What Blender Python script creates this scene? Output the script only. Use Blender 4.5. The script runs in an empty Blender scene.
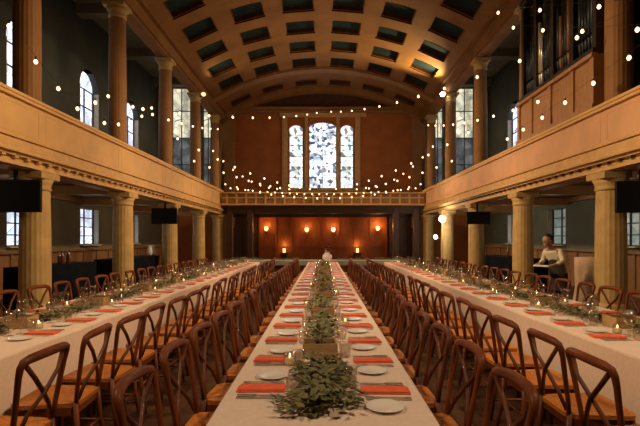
import bpy, bmesh, math, random
from mathutils import Vector, Matrix
R = random.Random(7)
PI = math.pi
C = bpy.context.scene.collection
sc = bpy.context.scene
F = 470.0; CX = 323.0; CY = 239.0; CAMZ = 1.47

# ------------------------------------------------------------------ materials
def mat(name, col, rough=.6, metal=0.0, var=.12, scale=6.0, stretch=(1,1,1), bump=0.0, emit=None, es=0.0, coat=0.0, spec=.5, rnd=0.0):
    m = bpy.data.materials.new(name); m.use_nodes = True
    nt = m.node_tree; b = nt.nodes['Principled BSDF']
    b.inputs['Roughness'].default_value = rough; b.inputs['Metallic'].default_value = metal
    b.inputs['Coat Weight'].default_value = coat; b.inputs['Specular IOR Level'].default_value = spec
    tc = nt.nodes.new('ShaderNodeTexCoord'); mp = nt.nodes.new('ShaderNodeMapping')
    mp.inputs['Scale'].default_value = stretch
    nt.links.new(tc.outputs['Object'], mp.inputs['Vector'])
    n = nt.nodes.new('ShaderNodeTexNoise'); n.inputs['Scale'].default_value = scale; n.inputs['Detail'].default_value = 4
    nt.links.new(mp.outputs[0], n.inputs['Vector'])
    r = nt.nodes.new('ShaderNodeValToRGB')
    r.color_ramp.elements[0].position = .3; r.color_ramp.elements[1].position = .7
    r.color_ramp.elements[0].color = [c*(1-var) for c in col]+[1]
    r.color_ramp.elements[1].color = [min(1, c*(1+var)) for c in col]+[1]
    nt.links.new(n.outputs['Fac'], r.inputs['Fac'])
    out = r.outputs['Color']
    if rnd:
        oi = nt.nodes.new('ShaderNodeObjectInfo'); hs = nt.nodes.new('ShaderNodeHueSaturation')
        mr = nt.nodes.new('ShaderNodeMapRange'); mr.inputs['To Min'].default_value = 1-rnd; mr.inputs['To Max'].default_value = 1+rnd
        nt.links.new(oi.outputs['Random'], mr.inputs['Value']); nt.links.new(mr.outputs[0], hs.inputs['Value'])
        nt.links.new(out, hs.inputs['Color']); out = hs.outputs['Color']
    nt.links.new(out, b.inputs['Base Color'])
    if bump:
        bp = nt.nodes.new('ShaderNodeBump'); bp.inputs['Strength'].default_value = bump; bp.inputs['Distance'].default_value = .02
        nt.links.new(n.outputs['Fac'], bp.inputs['Height']); nt.links.new(bp.outputs[0], b.inputs['Normal'])
    if emit:
        b.inputs['Emission Color'].default_value = list(emit)+[1]; b.inputs['Emission Strength'].default_value = es
    return m

M = {}
M['gold_plaster'] = mat('golden painted panelling', (.66,.42,.175), .5, var=.10, scale=2)
M['gold_trim'] = mat('golden moulding', (.60,.38,.15), .45, var=.15, scale=5)
M['stone'] = mat('ochre column plaster', (.50,.34,.13), .55, var=.15, scale=4)
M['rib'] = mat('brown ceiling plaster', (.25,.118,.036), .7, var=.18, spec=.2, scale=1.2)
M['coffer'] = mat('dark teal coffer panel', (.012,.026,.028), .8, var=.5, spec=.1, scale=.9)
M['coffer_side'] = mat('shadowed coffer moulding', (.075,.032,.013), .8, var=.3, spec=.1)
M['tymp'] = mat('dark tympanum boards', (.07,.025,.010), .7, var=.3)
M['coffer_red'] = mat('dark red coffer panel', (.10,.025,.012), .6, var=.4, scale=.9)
M['redwall'] = mat('russet plaster', (.40,.135,.035), .75, var=.15, scale=1.5)
M['pier'] = mat('brown pilaster paint', (.30,.15,.05), .65, var=.15, scale=2)
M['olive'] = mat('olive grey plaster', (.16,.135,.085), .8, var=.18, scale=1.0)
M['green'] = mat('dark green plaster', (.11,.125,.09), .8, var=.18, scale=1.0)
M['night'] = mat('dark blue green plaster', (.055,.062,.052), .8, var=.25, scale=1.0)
M['peach_plaster'] = mat('peach painted panelling', (.68,.40,.22), .5, var=.10, scale=2)
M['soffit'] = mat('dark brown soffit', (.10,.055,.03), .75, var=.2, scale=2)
M['darkwood'] = mat('dark stained wood', (.07,.03,.015), .5, var=.3, scale=5, stretch=(6,6,.7))
M['wainscot'] = mat('brown wainscot wood', (.20,.10,.045), .5, var=.25, scale=4, stretch=(6,6,.6))
M['cedar'] = mat('orange brown panel wood', (.30,.085,.020), .55, var=.25, scale=4, stretch=(5,5,.5))
M['gallerywood'] = mat('light oak casing', (.38,.20,.09), .5, var=.2, scale=4, stretch=(5,5,.7))
M['chair_wood'] = mat('reddish brown bentwood', (.16,.040,.010), .45, spec=.3, var=.3, scale=14, stretch=(1,1,.3), rnd=.35, coat=.05)
M['chair_slat'] = mat('dark brown bentwood', (.12,.032,.009), .45, spec=.3, var=.28, scale=14, rnd=.3, coat=.1)
M['seat'] = mat('orange rattan seat', (.55,.18,.025), .5, var=.25, scale=60, bump=.3, rnd=.2)
M['cloth'] = mat('ivory linen', (.80,.64,.52), .85, var=.05, scale=30, bump=.08)
M['slate_cloth'] = mat('grey green linen', (.40,.39,.31), .85, var=.08, scale=20)
M['black_cloth'] = mat('black blue cloth', (.005,.007,.012), .9, var=.3, spec=.1, scale=8)
M['napkin'] = mat('coral napkin', (.80,.135,.05), .8, var=.08, scale=30, rnd=.08)
M['plate'] = mat('white glazed ceramic', (.92,.88,.80), .2, var=.03, coat=.4)
M['steel'] = mat('polished steel', (.62,.57,.50), .3, metal=.8, var=.1)
M['leaf'] = mat('grey green eucalyptus leaf', (.17,.18,.07), .6, var=.5, scale=18, rnd=.15)
M['leaf2'] = mat('olive leaf', (.25,.21,.08), .6, var=.45, scale=18, rnd=.15)
M['stem'] = mat('brown twig', (.13,.07,.03), .7)
M['boxwood'] = mat('pale box wood', (.42,.27,.12), .6, var=.2, scale=10, stretch=(1,5,5))
M['wax'] = mat('cream wax', (.75,.62,.42), .5, emit=(1,.55,.2), es=.15)
M['flame'] = mat('candle flame', (1,.6,.2), emit=(1,.6,.2), es=14)
M['screen'] = mat('black screen', (.004,.004,.006), .6, var=.2, spec=.2)
M['bezel'] = mat('black plastic', (.008,.008,.009), .6, var=.1, spec=.2)
M['organ'] = mat('dark organ case wood', (.014,.009,.008), .45, var=.3, scale=4)
M['pipe'] = mat('blue grey pipe metal', (.018,.028,.038), .45, metal=.3, var=.25, rnd=.6)
M['pipe_cu'] = mat('copper toned pipe', (.28,.11,.04), .5, metal=.3, var=.2)
M['pipe_w'] = mat('pale pipe metal', (.62,.60,.50), .35, metal=.5, var=.15)
M['cable'] = mat('black cable rubber', (.015,.012,.01), .6)
M['socket'] = mat('black bulb socket', (.02,.015,.012), .5)
M['bulb'] = mat('warm bulb glass', (1,.8,.5), emit=(1,.62,.33), es=3.6)
M['sconce'] = mat('amber lamp shade', (1,.6,.3), emit=(1,.42,.12), es=5)
M['brass'] = mat('aged brass', (.45,.28,.10), .35, metal=1, var=.15)
M['whitelamp'] = mat('white lamp glass', (1,1,1), emit=(1,.93,.78), es=30)
M['lens_dim'] = mat('dim lamp lens', (1,.9,.7), emit=(1,.72,.42), es=1.2)
M['white_cer'] = mat('white pottery', (.8,.77,.72), .35, var=.04)
M['flower_red'] = mat('dark red petal', (.25,.04,.03), .7, var=.4, scale=40)
M['flower_blush'] = mat('blush petal', (.72,.45,.36), .7, var=.2, scale=40)
M['bottle'] = mat('brown bottle glass', (.10,.04,.012), .12, var=.2, coat=.6)
M['skin'] = mat('skin', (.52,.30,.19), .55, var=.04)
M['hair'] = mat('dark brown hair', (.018,.011,.008), .5, var=.3, scale=40)
M['shirt'] = mat('cream shirt cotton', (.78,.72,.58), .85, var=.06, scale=20)
M['trousers'] = mat('black trouser cloth', (.018,.016,.018), .85)
M['shoe'] = mat('black leather', (.012,.01,.01), .35)
M['apron'] = mat('dark apron cloth', (.03,.027,.025), .85)
M['revealp'] = mat('cream window reveal', (.52,.44,.33), .7)
M['lead'] = mat('window leading', (.03,.03,.03), .6)
M['pale_cloth'] = mat('peach linen', (.62,.45,.32), .85, var=.06)

def floor_mat():
    m = bpy.data.materials.new('dark plank floor'); m.use_nodes = True; nt = m.node_tree; b = nt.nodes['Principled BSDF']
    tc = nt.nodes.new('ShaderNodeTexCoord'); mp = nt.nodes.new('ShaderNodeMapping'); mp.inputs['Rotation'].default_value = (0,0,PI/2)
    br = nt.nodes.new('ShaderNodeTexBrick'); br.inputs['Scale'].default_value = 1; br.inputs['Brick Width'].default_value = 1.8
    br.inputs['Row Height'].default_value = .12; br.inputs['Mortar Size'].default_value = .004
    br.inputs['Color1'].default_value = (.075,.032,.012,1); br.inputs['Color2'].default_value = (.11,.05,.02,1); br.inputs['Mortar'].default_value = (.01,.005,.003,1)
    nt.links.new(tc.outputs['Object'], mp.inputs[0]); nt.links.new(mp.outputs[0], br.inputs['Vector'])
    nt.links.new(br.outputs['Color'], b.inputs['Base Color']); b.inputs['Roughness'].default_value = .42
    return m
M['floor'] = floor_mat()

def glass_mat():
    m = bpy.data.materials.new('clear glass'); m.use_nodes = True; nt = m.node_tree
    for n in list(nt.nodes): nt.nodes.remove(n)
    o = nt.nodes.new('ShaderNodeOutputMaterial'); mx = nt.nodes.new('ShaderNodeMixShader')
    t = nt.nodes.new('ShaderNodeBsdfTransparent'); t.inputs[0].default_value = (.93,.91,.88,1)
    g = nt.nodes.new('ShaderNodeBsdfGlossy'); g.inputs['Roughness'].default_value = .06
    fr = nt.nodes.new('ShaderNodeLayerWeight'); fr.inputs[0].default_value = .25
    mr = nt.nodes.new('ShaderNodeMapRange'); mr.inputs['To Min'].default_value = .06; mr.inputs['To Max'].default_value = .4
    nt.links.new(fr.outputs['Facing'], mr.inputs['Value']); fr = mr
    nt.links.new(fr.outputs[0], mx.inputs[0]); nt.links.new(t.outputs[0], mx.inputs[1]); nt.links.new(g.outputs[0], mx.inputs[2])
    nt.links.new(mx.outputs[0], o.inputs[0]); return m
M['glass'] = glass_mat()

def stained(name, strength, tints, sx=5.0, dark=.5):
    """leaded coloured glass lit by the daylight behind it: voronoi cells + leading"""
    m = bpy.data.materials.new(name); m.use_nodes = True; nt = m.node_tree; b = nt.nodes['Principled BSDF']
    tc = nt.nodes.new('ShaderNodeTexCoord')
    v = nt.nodes.new('ShaderNodeTexVoronoi'); v.inputs['Scale'].default_value = sx
    ve = nt.nodes.new('ShaderNodeTexVoronoi'); ve.inputs['Scale'].default_value = sx; ve.feature = 'DISTANCE_TO_EDGE'
    nz = nt.nodes.new('ShaderNodeTexNoise'); nz.inputs['Scale'].default_value = 1.6
    for q in (v, ve, nz): nt.links.new(tc.outputs['Object'], q.inputs['Vector'])
    sp = nt.nodes.new('ShaderNodeSeparateColor'); nt.links.new(v.outputs['Color'], sp.inputs[0])
    r = nt.nodes.new('ShaderNodeValToRGB'); r.color_ramp.interpolation = 'CONSTANT'
    e = r.color_ramp.elements; e[0].color = list(tints[0])+[1]; e[1].position = .999; e[1].color = list(tints[-1])+[1]
    for i, c in enumerate(tints[1:-1]):
        q = e.new((i+1)/(len(tints)-1)); q.color = list(c)+[1]
    nt.links.new(sp.outputs[0], r.inputs['Fac'])
    st = nt.nodes.new('ShaderNodeMapRange'); st.inputs['From Min'].default_value = .004; st.inputs['From Max'].default_value = .025
    st.inputs['To Min'].default_value = .15
    nt.links.new(ve.outputs['Distance'], st.inputs['Value'])
    s2 = nt.nodes.new('ShaderNodeMapRange'); s2.inputs['From Min'].default_value = .35; s2.inputs['From Max'].default_value = .6
    s2.inputs['To Min'].default_value = dark; s2.inputs['To Max'].default_value = 1
    nt.links.new(nz.outputs['Fac'], s2.inputs['Value'])
    mu = nt.nodes.new('ShaderNodeMath'); mu.operation = 'MULTIPLY'; nt.links.new(st.outputs[0], mu.inputs[0]); nt.links.new(s2.outputs[0], mu.inputs[1])
    mu2 = nt.nodes.new('ShaderNodeMath'); mu2.operation = 'MULTIPLY'; mu2.inputs[1].default_value = strength; nt.links.new(mu.outputs[0], mu2.inputs[0])
    b.inputs['Base Color'].default_value = (.1,.1,.1,1); b.inputs['Roughness'].default_value = .3
    nt.links.new(r.outputs['Color'], b.inputs['Emission Color']); nt.links.new(mu2.outputs[0], b.inputs['Emission Strength'])
    return m
M['stained_mid'] = stained('stained glass centre', 2.3, [(.9,.95,1),(.8,.9,1),(.06,.09,.16),(.9,.93,1),(.95,.95,1),(.30,.42,.6),(.95,.95,.95)], 7.5, .22)
M['stained_side'] = stained('stained glass side', 1.7, [(1,.96,.88),(.55,.82,.85),(1,.95,.88),(.7,.62,.62),(.95,1,.92),(.15,.2,.2),(1,.93,.85)], 6.5, .6)
M['daylight'] = stained('pale leaded glass', 2.0, [(.75,.83,1),(.65,.75,.95),(.85,.88,1),(.6,.65,.8),(.8,.9,1)], 3.0, .5)
M['frost'] = stained('green grey leaded glass', .42, [(.60,.72,.62),(.5,.62,.55),(.65,.74,.66),(.45,.55,.5),(.6,.7,.6)], 3.0, .6)
M['endglass'] = stained('cream leaded glass', 1.1, [(.95,.85,.58),(.85,.80,.6),(1,.93,.7),(.8,.78,.6),(.9,.88,.7)], 2.6, .35)
M['endglass_low'] = stained('grey leaded glass', .20, [(.6,.7,.75),(.5,.55,.55),(.7,.75,.75),(.35,.42,.45),(.55,.6,.6)], 2.6, .3)

# ------------------------------------------------------------------ mesh helpers
class MB:
    def __init__(s): s.v=[]; s.f=[]; s.m=[]; s.s=[]
    def add(s, vs, fs, mi=0, smooth=False, T=None):
        o = len(s.v)
        s.v += [tuple(T @ Vector(v)) if T is not None else tuple(v) for v in vs]
        for f in fs: s.f.append([o+i for i in f]); s.m.append(mi); s.s.append(smooth)
        return s
    def box(s, c, d, mi=0, rot=None, bev=0.0):
        x,y,z = d[0]/2,d[1]/2,d[2]/2
        T = Matrix.Translation(c)
        if rot: T = T @ Matrix.Rotation(rot[2],4,'Z') @ Matrix.Rotation(rot[1],4,'Y') @ Matrix.Rotation(rot[0],4,'X')
        if bev <= 0:
            vs = [(sx*x,sy*y,sz*z) for sx in(-1,1) for sy in(-1,1) for sz in(-1,1)]
            fs = [(0,1,3,2),(4,6,7,5),(0,4,5,1),(2,3,7,6),(0,2,6,4),(1,5,7,3)]
            return s.add(vs, fs, mi, False, T)
        bm = bmesh.new(); bmesh.ops.create_cube(bm, size=1)
        for v in bm.verts: v.co = Vector((v.co.x*d[0], v.co.y*d[1], v.co.z*d[2]))
        bmesh.ops.bevel(bm, geom=bm.edges[:], offset=min(bev, min(d)*.45), segments=2, affect='EDGES', profile=.5)
        bm.verts.index_update()
        s.add([v.co.copy() for v in bm.verts], [[v.index for v in f.verts] for f in bm.faces], mi, False, T); bm.free(); return s
    def tube(s, pts, r, n=8, mi=0, smooth=True, caps=True, flat=1.0):
        pts = [Vector(p) for p in pts]; k = len(pts)
        rs = r if isinstance(r,(list,tuple)) else [r]*k
        up = None; vs=[]
        for i,p in enumerate(pts):
            t = (pts[min(i+1,k-1)]-pts[max(i-1,0)]).normalized()
            if up is None:
                up = Vector((0,0,1)) if abs(t.z)<.9 else Vector((1,0,0))
            a = t.cross(up).normalized(); b = a.cross(t).normalized(); up = b
            for j in range(n):
                th = 2*PI*j/n
                vs.append(p + a*math.cos(th)*rs[i] + b*math.sin(th)*rs[i]*flat)
        fs = [(i*n+j, i*n+(j+1)%n, (i+1)*n+(j+1)%n, (i+1)*n+j) for i in range(k-1) for j in range(n)]
        if caps: fs += [tuple(range(n-1,-1,-1)), tuple((k-1)*n+j for j in range(n))]
        return s.add(vs, fs, mi, smooth)
    def lathe(s, prof, n=16, c=(0,0,0), mi=0, smooth=True, flute=0.0, T=None):
        vs=[]; k=len(prof)
        for (r,z) in prof:
            for j in range(n):
                th=2*PI*j/n; rr = r*(1-flute*(j%2)) if r>1e-6 else 0
                vs.append((c[0]+rr*math.cos(th), c[1]+rr*math.sin(th), c[2]+z))
        fs = [(i*n+j, i*n+(j+1)%n, (i+1)*n+(j+1)%n, (i+1)*n+j) for i in range(k-1) for j in range(n)]
        fs += [tuple(range(n-1,-1,-1)), tuple((k-1)*n+j for j in range(n))]
        return s.add(vs, fs, mi, smooth, T)
    def prism(s, poly, a, b, axis='y', mi=0):
        """poly of 2D points extruded from a to b along axis"""
        n=len(poly)
        def P(p,t): return {'y':(p[0],t,p[1]),'x':(t,p[0],p[1]),'z':(p[0],p[1],t)}[axis]
        vs=[P(p,a) for p in poly]+[P(p,b) for p in poly]
        fs=[tuple(range(n)), tuple(range(2*n-1,n-1,-1))]+[(i,i+n,(i+1)%n+n,(i+1)%n) for i in range(n)]
        return s.add(vs,fs,mi)
    def mesh(s, name, mats):
        me = bpy.data.meshes.new(name); me.from_pydata(s.v, [], s.f)
        for m in (mats if isinstance(mats,(list,tuple)) else [mats]): me.materials.append(m)
        me.polygons.foreach_set('material_index', s.m); me.polygons.foreach_set('use_smooth', s.s)
        me.update()
        bm = bmesh.new(); bm.from_mesh(me); bmesh.ops.recalc_face_normals(bm, faces=bm.faces); bm.to_mesh(me); bm.free()
        return me
    def obj(s, name, mats, parent=None, loc=(0,0,0)):
        o = bpy.data.objects.new(name, s.mesh(name, mats)); C.objects.link(o); o.location = loc
        if parent: o.parent = parent
        return o

def tag(o, label, cat, group=None, kind=None):
    o['label'] = label; o['category'] = cat
    if group: o['group'] = group
    if kind: o['kind'] = kind
    return o
def empty(name, loc, label, cat, group=None, kind=None, rz=0):
    o = bpy.data.objects.new(name, None); C.objects.link(o); o.location = loc; o.rotation_euler = (0,0,rz); o.empty_display_size = .1
    return tag(o, label, cat, group, kind)
kids = {}
def copy_tree(o, parent=None):
    c = o.copy(); C.objects.link(c)
    if parent is not None: c.parent = parent
    if o.name not in kids: kids[o.name] = list(o.children)
    for ch in kids[o.name]: copy_tree(ch, c)
    return c
class Proto:
    """first use moves the prototype itself, later uses copy it"""
    def __init__(s, root): s.root = root; s.used = False
    def put(s, loc, rz, label, group=None, rot=None):
        o = s.root if not s.used else copy_tree(s.root)
        s.used = True
        o.location = loc; o.rotation_euler = rot if rot else (0,0,rz); o['label'] = label
        if group: o['group'] = group
        elif 'group' in o: del o['group']
        return o
def px(p):
    return (CX + p[0]/p[1]*F, CY - (p[2]-CAMZ)/p[1]*F)
def inframe(p, m=12):
    if p[1] < .3: return False
    x,y = px(p); return -m < x < 640+m and -m < y < 426+m
ORD = ['first','second','third','fourth','fifth','sixth','seventh','eighth','ninth','tenth','eleventh','twelfth','thirteenth','fourteenth','fifteenth','sixteenth','seventeenth','eighteenth','nineteenth','twentieth','twenty-first','twenty-second','twenty-third','twenty-fourth','twenty-fifth','twenty-sixth']

# ------------------------------------------------------------------ setting
YN, YF = -1.5, 24.0            # room ends
def S(o, label, cat): return tag(o, label, cat, kind='structure')

S(MB().box((0,(YN+YF)/2,-.05),(16.4,YF-YN+.4,.1)).obj('floor', M['floor']), 'dark wooden plank floor under the chairs and tables', 'floor')

COLY = [8.2, 11.8, 15.4, 19.0, 22.4]
WINY = [12.5, 16.1, 19.7]; WH = .64
def side_wall(s):
    """outer wall with rectangular lower openings and arched upper openings cut out"""
    x0 = s*8.0; th = .45
    mb = MB()
    ys = [YN-.2]
    for w in WINY: ys += [w-WH, w+WH]
    ys.append(YF+.2)
    def slab(a,b,z0,z1):
        if z0<3<z1: slab(a,b,z0,3); slab(a,b,3,z1); return
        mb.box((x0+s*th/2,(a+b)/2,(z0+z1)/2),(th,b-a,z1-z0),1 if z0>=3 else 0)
    for i in range(0,len(ys),2): slab(ys[i],ys[i+1],0,9.3)
    for w in WINY:
        slab(w-WH,w+WH,0,1.27); slab(w-WH,w+WH,2.5,4.2); slab(w-WH,w+WH,7.2,9.3)
        n=10
        for k in range(n):   # arch head
            a0=PI*k/n; a1=PI*(k+1)/n
            ya,yb = w+WH*math.cos(a0), w+WH*math.cos(a1); za,zb = 6.6+WH*math.sin(a0), 6.6+WH*math.sin(a1)
            mb.prism([(ya,7.2),(ya,za),(yb,zb),(yb,7.2)], x0, x0+s*th, 'x', 1)
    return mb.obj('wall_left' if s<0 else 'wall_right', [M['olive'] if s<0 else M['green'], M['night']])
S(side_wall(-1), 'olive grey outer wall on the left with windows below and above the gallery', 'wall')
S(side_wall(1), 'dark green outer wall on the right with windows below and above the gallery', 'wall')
wn = 0
for s in (-1,1):
    side = 'left' if s<0 else 'right'
    for i,w in enumerate(WINY):
        x = s*8.22
        for up in (0,1):
            wn += 1
            r = empty('window_%d'%wn, (x,w,1.27 if not up else 4.2),
                ('arched gallery window' if up else 'tall lower window under the gallery')+', %s from the near end of the %s wall'%(ORD[i],side), 'window', kind='structure')
            h = 1.23 if not up else 2.4
            if up:
                poly=[(-WH,0),(WH,0)]+[(WH*math.cos(PI*k/12), h+WH*math.sin(PI*k/12)) for k in range(13)]
            else: poly=[(-WH,0),(WH,0),(WH,h),(-WH,h)]
            MB().prism(poly, -.01, .01, 'x').obj('pane', M['frost'] if (s>0 and not up and i<2) else M['daylight'], r)
            fr = MB()
            for yy in (-.61,0,.61): fr.box((-s*.03,yy,h/2),(.05,.05 if yy else .03,h))
            for zz in [0.025]+[h*k/4 for k in range(1,5)]: fr.box((-s*.03,0,zz),(.05,2*WH,.03))
            fr.obj('window_frame', M['lead'], r)
            rv = MB()
            for q in (-1,1): rv.box((-s*.13,q*.63,h/2),(.2,.02,h))
            rv.box((-s*.16,0,-.01),(.36,2*WH,.04))
            rv.obj('window_sill', M['revealp'], r)

# wainscot along the outer walls
for s in (-1,1):
    mb = MB(); mb.box((s*7.95,11.2,.55),(.1,25.3,1.1)); mb.box((s*7.91,11.2,1.12),(.2,25.3,.06))
    y = 2.0
    while y < 23.5:
        mb.box((s*7.885,y,.58),(.04,.09,1.0)); y += .9
    S(mb.obj('baseboard_left' if s<0 else 'baseboard_right', M['wainscot']), 'brown wooden wainscot with pale cap rail along the %s outer wall'%('left' if s<0 else 'right'), 'wainscot')

# far wall with three lancet openings
WX = [(-.90,.36),(.30,.70),(1.38,.36)]   # centre x, half... (x, width/2 set below)
WIN3 = [(-1.74,-1.02,7.42),(-.72,.69,7.55),(.88,1.56,7.42)]
WB = 4.07
mb = MB()
edges = [-8.2]
for a,b,t in WIN3: edges += [a,b]
edges.append(8.2)
for i in range(0,len(edges),2):
    mb.box(((edges[i]+edges[i+1])/2, YF+.2, 4.9),(edges[i+1]-edges[i],.4,9.8))
for a,b,t in WIN3:
    t = t-.12
    mb.box(((a+b)/2,YF+.2,WB/2),(b-a,.4,WB)); w=(b-a)/2; cx=(a+b)/2; zs=t-.28
    for k in range(8):
        a0=PI*k/8; a1=PI*(k+1)/8
        mb.prism([(cx+w*math.cos(a0),9.8),(cx+w*math.cos(a0),zs+.28*math.sin(a0)),(cx+w*math.cos(a1),zs+.28*math.sin(a1)),(cx+w*math.cos(a1),9.8)],YF,YF+.4,'y')
S(mb.obj('wall_back', M['redwall']), 'russet plastered end wall around the three stained windows', 'wall')
for i,(a,b,t) in enumerate(WIN3):
    wn += 1; t=t-.12; cx=(a+b)/2; w=(b-a)/2; h=t-.28-WB
    r = empty('window_%d'%wn, (cx,YF+.16,WB), ['left narrow stained glass light in the end wall','tall middle stained glass light in the end wall','right narrow stained glass light in the end wall'][i], 'window', kind='structure')
    poly=[(-w,0),(w,0)]+[(w*math.cos(PI*k/10), h+.28*math.sin(PI*k/10)) for k in range(11)]
    MB().prism(poly,-.01,.01,'y').obj('pane', M['stained_mid'] if i==1 else M['stained_side'], r)
    fr=MB()
    for q in (-1,1): fr.box((q*(w-.015),-.04,h/2),(.03,.05,h))
    for k in range(1,6): fr.box((0,-.03,h*k/5.4),(2*w,.02,.022))
    if i==1: fr.box((0,-.03,h/2),(.022,.02,h))
    fr.box((0,-.08,-.03),(2*w,.12,.06))
    fr.obj('window_frame', M['lead'], r)
# near wall behind the photographer
S(MB().box((0,YN-.2,4.9),(16.4,.4,9.8)).obj('wall_front', M['olive']), 'olive plaster wall behind the photographer at the near end', 'wall')

# window surround, pilasters, cornice
tn = 0
def trim(mb, m, label, cat='trim'):
    global tn; tn += 1
    return S(mb.obj('trim_%d'%tn, m), label, cat)
mb = MB()
for x in (-1.95,-.85,.765,1.77): mb.box((x,YF-.08,5.85),(.26 if abs(x)>1.5 else .16,.16,3.7), bev=.02)
mb.box((0,YF-.14,WB-.12),(4.4,.3,.2), bev=.03)
mb.box((0,YF-.08,7.78),(4.4,.18,.2), bev=.02)
trim(mb, M['gold_trim'], 'carved surround and sill framing the stained windows')
for x,l in ((-4.75,'left'),(4.75,'right')):
    mb = MB().box((x,YF-.12,4.1),(.55,.24,8.2),bev=.03); mb.box((x,YF-.14,7.7),(.75,.3,.25),bev=.03)
    trim(mb, M['pier'], 'flat brown pilaster on the %s of the end wall'%l, 'pilaster')
mb = MB().box((0,YF-.18,8.08),(9.6,.36,.12),bev=.02); mb.box((0,YF-.12,7.94),(9.6,.24,.14),bev=.02)
trim(mb, M['pier'], 'straight cornice under the end arch above the stained windows', 'cornice')

# vault: segmental barrel with coffers
SPAN, ZS, RISE = 5.0, 7.67, 1.4
RR = (SPAN**2+RISE**2)/(2*RISE); ZC = ZS+RISE-RR; AMAX = math.asin(SPAN/RR)
cw = 1.64/RR
aedges = [-AMAX]
for k in range(-3,3):
    ac=(k+.5)*cw; aedges += [ac-.53/RR, ac+.53/RR]
aedges.append(AMAX)
yedges=[YN]; 
crow=[3.4+1.68*k for k in range(11)]
for y in crow: yedges += [y-.5,y+.5]
yedges += [21.1, 22.35, 23.1, YF]
mb = MB()
def vp(a,y,d=0): return ((RR+d)*math.sin(a), y, ZC+(RR+d)*math.cos(a))
for i in range(len(aedges)-1):
    for j in range(len(yedges)-1):
        a0,a1=aedges[i],aedges[i+1]; y0,y1=yedges[j],yedges[j+1]
        last = (j==len(yedges)-3)
        if i%2==1 and ((j%2==1 and j<2*len(crow)) or last):
            ins=.035; d=.17; dm=.05
            q=[(a0,y0),(a1,y0),(a1,y1),(a0,y1)]
            q2=[(a0+ins/RR,y0+ins),(a1-ins/RR,y0+ins),(a1-ins/RR,y1-ins),(a0+ins/RR,y1-ins)]
            q3=[(a0+2*ins/RR,y0+2*ins),(a1-2*ins/RR,y0+2*ins),(a1-2*ins/RR,y1-2*ins),(a0+2*ins/RR,y1-2*ins)]
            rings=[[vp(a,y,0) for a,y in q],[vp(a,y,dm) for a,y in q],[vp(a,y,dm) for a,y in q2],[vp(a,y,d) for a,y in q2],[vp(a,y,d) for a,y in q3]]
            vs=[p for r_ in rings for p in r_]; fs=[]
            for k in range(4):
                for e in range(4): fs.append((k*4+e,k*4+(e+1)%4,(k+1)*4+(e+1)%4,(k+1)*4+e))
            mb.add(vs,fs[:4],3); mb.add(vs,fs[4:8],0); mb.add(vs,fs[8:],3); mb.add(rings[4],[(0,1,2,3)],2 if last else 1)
        else:
            n=3
            for k in range(n):
                b0=a0+(a1-a0)*k/n; b1=a0+(a1-a0)*(k+1)/n
                mb.add([vp(b0,y0),vp(b1,y0),vp(b1,y1),vp(b0,y1)],[(0,1,2,3)],0)
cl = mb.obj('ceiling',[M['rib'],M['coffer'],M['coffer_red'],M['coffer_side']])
S(cl,'brown barrel vaulted ceiling with rows of dark teal coffers','ceiling')
# transverse ribs
for (y0,y1,d,l) in ((20.75,21.25,.10,'broad transverse rib of the vault before the end bay'),(23.45,23.9,.22,'curved rib of the vault against the end wall')):
    mb=MB(); n=24
    for k in range(n):
        a0=-AMAX+2*AMAX*k/n; a1=-AMAX+2*AMAX*(k+1)/n
        vs=[vp(a0,y0,-d),vp(a1,y0,-d),vp(a1,y1,-d),vp(a0,y1,-d),vp(a0,y0,.02),vp(a1,y0,.02),vp(a1,y1,.02),vp(a0,y1,.02)]
        mb.add(vs,[(0,1,2,3),(0,1,5,4),(3,2,6,7)])
    trim(mb,M['pier'],l,'rib')

mb=MB(); poly=[(-4.2,8.16),(4.2,8.16)]
for k in range(17):
    x=4.2-8.4*k/16; poly.append((x,ZC+math.sqrt(RR*RR-x*x)-.18))
mb.prism(poly,YF-.10,YF-.02,'y'); trim(mb,M['tymp'],'dark curved tympanum between the end arch and the cornice','tympanum')
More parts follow.
